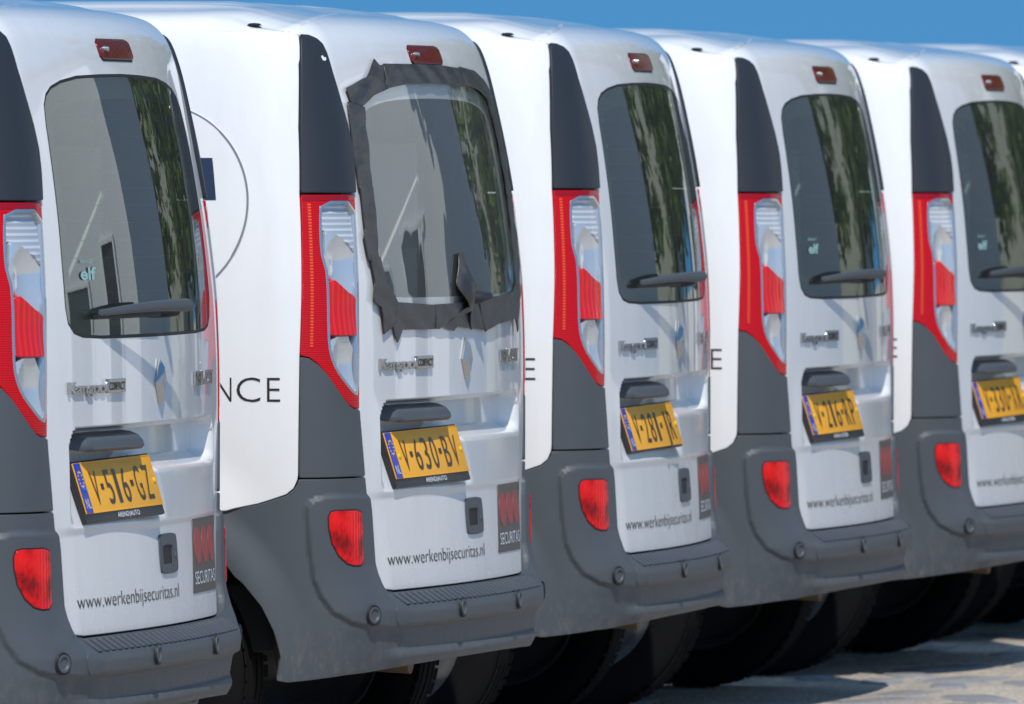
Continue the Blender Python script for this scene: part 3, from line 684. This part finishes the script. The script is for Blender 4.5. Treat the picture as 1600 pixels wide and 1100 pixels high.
    loft('front_bumper', [ringf(.86, 3.87, .85, .17, .05), ringf(.88, 3.93, .70, .18, .0), ringf(.89, 3.95, .52, .18, .0), ringf(.87, 3.92, .35, .18, .0), ringf(.85, 3.86, .25, .18, .0)], DARK, v)
    for sgn in (-1, 1):
        b = MB(); b.box((sgn*.70, 3.70, .86), (.26, .20, .26), .05); b.build('headlamp', REFL, v)
        b = MB(); b.box((sgn*1.00, 2.95, 1.12), (.16, .08, .24), .03); b.build('door_mirror', BLACK, v)
        b = MB(); b.box((sgn*.905, 2.50, 1.35), (.012, .80, .36), .004); b.build('door_window', FRIT, v)
    return v

def build_plate(v, chars, dealer, blue_cap):
    """number plate in its holder, leaning back in the pocket"""
    W, H = .520, .110
    h = empty('number_plate'); h.parent = v
    a = base(-.5585, .852); b_ = base(-.028, .852)
    # the holder's upper edge sits in the pocket, the lower edge stands proud
    top_c = Vector((-.293, .0485 - .012, .849)); lean = R(17)
    h.location = top_c; h.rotation_euler = (-lean, R(-.7), R(-4.0))
    low = .017 if dealer else .002
    b = MB(); b.box((0, .004, -(H+low)/2 - .001), (W + .014, .012, H + low + .008), .003); ho = b.build('holder', HOLDER, h)
    b = MB(); b.box((0, -.0045, -H/2 - .002), (W, .003, H), .0012); pl = b.build('plate_sheet', ORANGE, h)
    b = MB(); b.box((-W/2 + .0225, -.0064, -H/2 - .002), (.043, .0012, H - .002), .0004); eb = b.build('country_band', PBLUE, h)
    for (cz) in (-.0012, -H - .0028):
        b = MB(); b.box((.022, -.0063, cz + (-.0016 if cz > -.05 else .0016)), (W - .046, .0012, .0022), .0003); b.build('plate_rim', ORANGE, pl)
    def flat(name, body, x0, x1, z0, z1, m, y, par, cap=.729, offset=0.):
        vv, ff = text_data(body, offset=offset); lo, hi = vv.min(0), vv.max(0)
        p = np.stack([x0 + (vv[:, 0]-lo[0])/(hi[0]-lo[0])*(x1-x0), np.full(len(vv), y), z0 + vv[:, 1]/cap*(z1-z0)], 1)
        return mesh_obj(name, p, ff, m, par, smooth=False)
    # characters one after another so that each keeps its own width
    x = -W/2 + .078; wdt = {'-': .026, 'I': .03, '1': .046, 'J': .050}; tot = sum(wdt.get(c, .058) + .0105 for c in chars); k = (W - .078 - .030)/tot
    for c in chars:
        w = wdt.get(c, .058)*k
        if c == '-':
            bb = MB(); bb.box((x + w/2, -.0070, -.058), (w*.72, .0012, .013), .0003); bb.build('plate_character', PBLACK, h)
        elif c == '1': flat('plate_character', c, x + w*.2, x + w*.72, -.097, -.018, PBLACK, -.0072, h, offset=.0)
        else: flat('plate_character', c, x + w*.10, x + w*.90, -.097, -.018, PBLACK, -.0072, h, offset=.0)
        x += w + .0105*k
    flat('country_letters', 'NL', -W/2 + .009, -W/2 + .037, -.101, -.079, WHITE, -.0078, eb)
    star = None
    for i in range(12):
        an = i*math.pi/6; b = MB(); b.lathe([(.0001, -.0005), (.0022, -.0004), (.0024, .0004)], 6, 'y', (-W/2 + .0225 + .0135*math.cos(an), -.0074, -.038 + .0165*math.sin(an))); b.build('band_star', YCAP, eb)
    b = MB(); b.lathe([(.0001, -.0045), (.004, -.0042), (.006, -.003), (.0066, .001)], 16, 'y', (W/2 - .016, -.0055, -.058)); b.build('screw_cap', YCAP, h)
    b = MB(); b.lathe([(.0001, -.0045), (.004, -.0042), (.006, -.003), (.0066, .001)], 16, 'y', ((-W/2 + .030) if blue_cap else (-W/2 + .062), -.0055, -.060)); b.build('screw_cap', BCAP if blue_cap else YCAP, h)
    if dealer: flat('dealer_lettering', dealer, -.055, .095, -H - .0165, -H - .0050, WHITE, -.0036, ho, offset=.012)
    return h

def build_wiper(v):
    w = empty('rear_wiper'); w.parent = v
    q = base(0.03, 1.150); tip = base(-.462, 1.160); n = normal(-.2, 1.15)
    px, py, pz = map(float, q)
    b = MB(); b.lathe([(.017, .004), (.016, -.020), (.013, -.036), (.008, -.042), (.0001, -.043)], 24, 'y', (px + .01, py, pz + .010)); b.build('pivot_cap', TRIM, w)
    # arm rising from the blade to the pivot
    av = []; af = []; N = 22
    for i in range(N):
        u = i/(N-1); s = .050 - u*.520; c = base(s, 1.15); z = 1.160 + .006*math.sin(u*3) - .002*u
        hgt = .052*(1-u)**.8 + .014; hw_ = .0145*(1-u) + .0075*u; th = .011*(1-u) + .006*u
        if i == 0: hw_ *= .5; th *= .5
        for (dz, dy) in ((-hw_, th*.3), (-hw_*.75, -th*.6), (0, -th), (hw_*.75, -th*.6), (hw_, th*.3), (0, th*.6)):
            av.append((c[0], c[1] - hgt + dy, z + dz + .010*(1-u)))
    for i in range(N-1):
        for j in range(6): a, b_ = i*6+j, i*6+(j+1) % 6; af.append((a, b_, b_+6, a+6))
    af.append(tuple(range(6))); af.append(tuple(reversed(range((N-1)*6, N*6))))
    ar = mesh_obj('wiper_arm', av, af, DARK, w); ar.data.set_sharp_from_angle(angle=R(45))
    bm_ = MB()
    for i in range(11):
        s0_ = -.49 + i*.042; c0, c1 = base(s0_, 1.150), base(s0_ + .042, 1.150)
        bm_.tube([(c0[0], c0[1] - .012, 1.1515), (c1[0], c1[1] - .012, 1.1515)], .006, 6)
    bm_.build('wiper_blade', BLACK, w)
    return w

def build_sticker(v):
    st = text_on('maker_sticker', 'RENAULT', -.535, -.455, 1.2640, 1.2715, TEAL, v, base, .0015, offset=.01)
    text_on('sticker_lettering', 'elf', -.538, -.440, 1.2300, 1.2560, TEAL, st, base, .0015, offset=.03)

# ---- the six vans: plates, wipers and stickers differ from one to the next
GROUP = 'white vans parked in a row'
vans = [
    dict(x=24.431, y=6.326, rz=.64, dz=-.001, plate='V-516-GZ', dealer='AREND)AUTO', blue=True, elf=True, taped=False,
         label='nearest white van, cut by the left edge of the picture, plate V-516-GZ'),
    dict(x=26.886, y=6.223, rz=-1.57, dz=.008, plate='V-630-BV', dealer='AREND)AUTO', blue=False, elf=False, taped=True,
         label='white van with its rear window sealed by black tape and plastic film, plate V-630-BV'),
    dict(x=29.399, y=6.249, rz=1.94, dz=.012, plate='V-281-JR', dealer=None, blue=True, elf=False, taped=False,
         label='white van right after the taped one, plate V-281-JR without lettering under it'),
    dict(x=31.786, y=6.249, rz=.14, dz=-.003, plate='V-216-RP', dealer='VAN EYER', blue=False, elf=True, taped=False,
         label='white van fourth from the left in the row, plate V-216-RP'),
    dict(x=34.158, y=6.219, rz=-.69, dz=-.010, plate='V-330-XR', dealer='VAN EYER', blue=True, elf=True, taped=False,
         label='white van fifth in the row, its back cut by the right edge, plate V-330-XR'),
    dict(x=36.56, y=6.26, rz=0., dz=0., plate='V-330-XR', dealer=None, blue=False, elf=False, taped=False,
         label='farthest white van, only its roof edge showing past the fifth van'),
]
proto = build_van()
made = []
for i, d in enumerate(vans):
    o = proto if i == 0 else copy_tree(proto); made.append(o)
for o, d in zip(made, vans):
    o.location = (d['x'], d['y'], d['dz']); o.rotation_euler = (0, 0, R(d['rz']))
    tag(o, d['label'], 'van', GROUP)
    for w in o.children:
        if w.name.startswith('wheel'): w.location.z = WHEEL_Z - d['dz'] - .002
for o, d in zip(made[:5], vans[:5]):
    build_plate(o, d['plate'], d['dealer'], d['blue'])
    if not d['taped']: build_wiper(o)
    if d['elf']: build_sticker(o)
build_wiper(made[5])

# ---- the taped window of the second van
tv = made[1]
for c in list(tv.children):
    if c.name.startswith('rear_window'):
        for k in list(c.children): bpy.data.objects.remove(k)
        bpy.data.objects.remove(c)
def P_film(s, t):
    p = base(s, t); w = .0022*np.sin(s*6 + 1.3*np.sin(t*5)) * np.sin((t-1.1)*5.6)
    p[..., 1] -= .004 + w; return p
panel('window_flange', inset(np.array(sym(WIN_L)), -.004), PAINT, tv, base, -.006, .016, 0, .012, holes=[smooth_poly(inset(np.array(sym(WIN_L)), .044), 1)])
film = panel('plastic_sheet', smooth_poly(inset(np.array(sym(WIN_L)), .010), 1), FILM, tv, P_film, 0., .016, 0, .012)
TAPES = [
    [(-.7124, 1.6357), (-.5548, 1.6631), (-.4744, 1.7079), (-.444, 1.6921), (-.40, 1.6950), (-.385, 1.648), (-.4064, 1.6381), (-.5373, 1.6179), (-.6164, 1.5951), (-.6894, 1.6022)],
    [(-.415, 1.6965), (-.1702, 1.6974), (.1093, 1.6955), (.33, 1.690), (.36, 1.648), (.0571, 1.6531), (-.2145, 1.6514), (-.425, 1.6370)],
    [(.30, 1.694), (.48, 1.686), (.60, 1.664), (.695, 1.618), (.640, 1.600), (.585, 1.622), (.48, 1.640), (.31, 1.650)],
    [(-.7137, 1.6036), (-.6093, 1.5921), (-.6209, 1.5434), (-.6297, 1.4561), (-.6329, 1.40), (-.7150, 1.405), (-.7192, 1.4561), (-.7185, 1.5578)],
    [(-.7120, 1.415), (-.6310, 1.410), (-.6329, 1.3246), (-.6352, 1.2297), (-.6732, 1.2373), (-.6989, 1.2448), (-.7150, 1.300), (-.7040, 1.3104)],
    [(-.6700, 1.1950), (-.690, 1.255), (-.6300, 1.250), (-.602, 1.1929), (-.5341, 1.1453), (-.56, 1.100), (-.6213, 1.0733), (-.6367, 1.1348), (-.6825, 1.1499)],
    [(-.6288, 1.1347), (-.5341, 1.1453), (-.2385, 1.1345), (-.225, 1.080), (-.4972, 1.0818), (-.5369, 1.053), (-.5595, 1.09), (-.6213, 1.0733)],
    [(-.26, 1.1365), (-.06, 1.1380), (.1334, 1.1481), (.1677, 1.0726), (-.09, 1.0836), (-.1153, 1.0736), (-.1934, 1.085), (-.265, 1.0825)],
    [(.11, 1.146), (.40, 1.150), (.545, 1.158), (.60, 1.178), (.64, 1.130), (.60, 1.088), (.575, 1.062), (.55, 1.094), (.30, 1.083), (.17, 1.068)],
    [(.600, 1.165), (.615, 1.25), (.628, 1.40), (.690, 1.405), (.700, 1.25), (.665, 1.150), (.650, 1.135)],
    [(.622, 1.385), (.632, 1.46), (.625, 1.56), (.600, 1.625), (.690, 1.640), (.715, 1.56), (.705, 1.46), (.700, 1.380)],
    [(-.0474, 1.2515), (-.0053, 1.2542), (.0172, 1.1868), (.171, 1.1672), (.0387, 1.1492), (.0277, 1.0745), (.0039, 1.1197), (-.1934, 1.085), (-.0243, 1.1275), (-.0885, 1.1804)],
]
for i, tp in enumerate(TAPES):
    ph = i*1.7
    def P_tape(s, t, ph=ph, i=i):
        p = base(s, t); w = .0009*np.sin(s*41 + ph + 3*np.sin(t*29 + ph)) + .0007*np.sin(t*90 + s*31 + ph)
        p[..., 1] -= .0075 + .0016*(i % 3) + w + (.022*np.exp(-((s + .01)**2 + (t - 1.165)**2)/.0022) if i == 11 else 0); return p
    panel('tape_strip', tp, TAPE, tv, P_tape, 0., .012, .003, .009, bevel=.0005)
panel('paint_chip', [(-.800, 1.708), (-.796, 1.711), (-.791, 1.706), (-.786, 1.707), (-.785, 1.701), (-.791, 1.698), (-.797, 1.699)], WHITE, tv, base, .0085, .01, .001, .004, bevel=.0003)
b = MB(); q = base(0.03, 1.15); b.tube([tuple(q), tuple(q + np.array([.01, -.03, .0])), tuple(q + np.array([.05, -.045, .003]))], [.018, .014, .008], 12); b.build('wiper_spindle', TRIM, tv)

# ------------------------------------------------------------------ what the windows mirror: a white building, a dark hall and trees to the right of the row
WALLW = mat('white_render', (.74, .74, .72), .8); DOORM = mat('dark_door', (.03, .032, .035), .5); HALLM = mat('green_cladding', (.38, .40, .33), .7); ROOFM = mat('roof_felt', (.06, .06, .065), .9)
def building(name, x0, x1, y0, y1, h, wm, label, openings):
    o = empty(name, (x0, (y0+y1)/2, 0)); w = y1 - y0
    b = MB(); b.box(((x1-x0)/2, 0, h/2), (x1-x0, w, h), .02); b.build('wall', wm, o)
    b = MB(); b.box(((x1-x0)/2, 0, h + .10), (x1-x0 + .4, w + .4, .22), .03); b.build('roof', ROOFM, o)
    for (nm, yc, ww, z0, z1) in openings:
        b = MB(); b.box((-.01, yc, (z0+z1)/2), (.06, ww, z1-z0), .01); p = b.build(nm, DOORM, o)
        b = MB()
        for (c, d) in (((-.03, yc - ww/2, (z0+z1)/2), (.10, .07, z1-z0+.08)), ((-.03, yc + ww/2, (z0+z1)/2), (.10, .07, z1-z0+.08)), ((-.03, yc, z1), (.104, ww + .07, .07))): b.box(c, d, .006)
        b.build('frame', WALLW, p)
    return tag(o, label, 'building')
building('white_building', 38.0, 46.0, -7.0, 2.35, 4.2, WALLW, 'low white rendered building with dark doors, mirrored in the nearest windows', [('door', 3.62, .55, .02, 2.2), ('door', 2.2, .9, .02, 1.95), ('window', -1.5, 1.6, 1.0, 2.2)])
building('clad_hall', 62.0, 80.0, -22.0, 1.4, 8.0, HALLM, 'tall grey green clad hall beyond the trees, mirrored in the windows', [('door', -4.0, 4.0, .02, 4.5), ('window', 4.5, 3.0, 1.5, 3.2)])
building('pale_building', 78.0, 88.0, 4.9, 9.6, 6.0, WALLW, 'pale building far beyond the trees, mirrored at the right edges of the windows', [('window', -1.2, .9, 1.0, 2.4), ('window', .6, .9, 1.0, 2.4)])
BARK = mat('bark', (.07, .055, .04), .9)
def leaf_mat(name, c):
    m = mat(name, c, .5); g = noise(m, 1.3, 3, .6, geopos(m)); r = ramp(m, g.outputs[0], [(.35, tuple(k*.55 for k in c)), (.6, c), (.8, (c[0]*1.8, c[1]*1.45, c[2]*1.1))])
    lk(m, r.outputs[0], bsdf(m).inputs['Base Color']); bsdf(m).inputs['Subsurface Weight'].default_value = 0.; return m
LEAF = leaf_mat('leaf_green', (.12, .20, .03))
def tree(x, y, h, rad, label):
    o = empty('leafy_tree', (x, y, 0)); b = MB(); b.tube([(0, 0, -.1), (.05, .03, h*.22), (-.05, .08, h*.5), (.02, 0, h*.85)], [.20, .15, .10, .03], 10)
    cl = []
    for k in range(13):
        a = random.random()*6.28; z = h*(.25 + .05*k); rr = rad*(.45 + .5*random.random()); e = (math.cos(a)*rr, math.sin(a)*rr, z + .7)
        b.tube([(0, .03, z), (e[0]*.5, e[1]*.5, z + .25), e], [.06, .04, .015], 6); cl.append(e)
    b.build('trunk', BARK, o)
    vv = []; ff = []
    for k in range(60):
        c = np.array(cl[k % len(cl)]) + rng.normal(0, rad*.32, 3); c[2] = max(c[2], h*.14); rad_c = rad*(.22 + .2*random.random())
        for q in range(75):
            d = rng.normal(0, 1, 3); d /= np.linalg.norm(d); p = c + d*rad_c*(.55 + .45*random.random()); u = rng.normal(0, 1, 3); u /= np.linalg.norm(u); w_ = np.cross(u, rng.normal(0, 1, 3)); w_ /= np.linalg.norm(w_); L = .13 + .08*random.random()
            n_ = len(vv); vv += [p - u*L, p + w_*L*.45, p + u*L, p - w_*L*.45]; ff.append((n_, n_+1, n_+2, n_+3))
    cr = mesh_obj('crown', vv, ff, LEAF, o, smooth=False); cr['kind'] = 'stuff'
    return tag(o, label, 'tree', 'trees right of the parked vans')
tree(54.0, 3.1, 8.5, 2.0, 'leafy green tree nearest the vans, beside the clad hall')
tree(60.0, 3.7, 9.5, 2.4, 'broad leafy green tree in front of the corner of the clad hall')
tree(66.0, 4.9, 9.0, 2.2, 'leafy green tree farthest out beyond the clad hall')
tree(50.5, 0.2, 7.5, 1.8, 'small leafy green tree behind the white building')
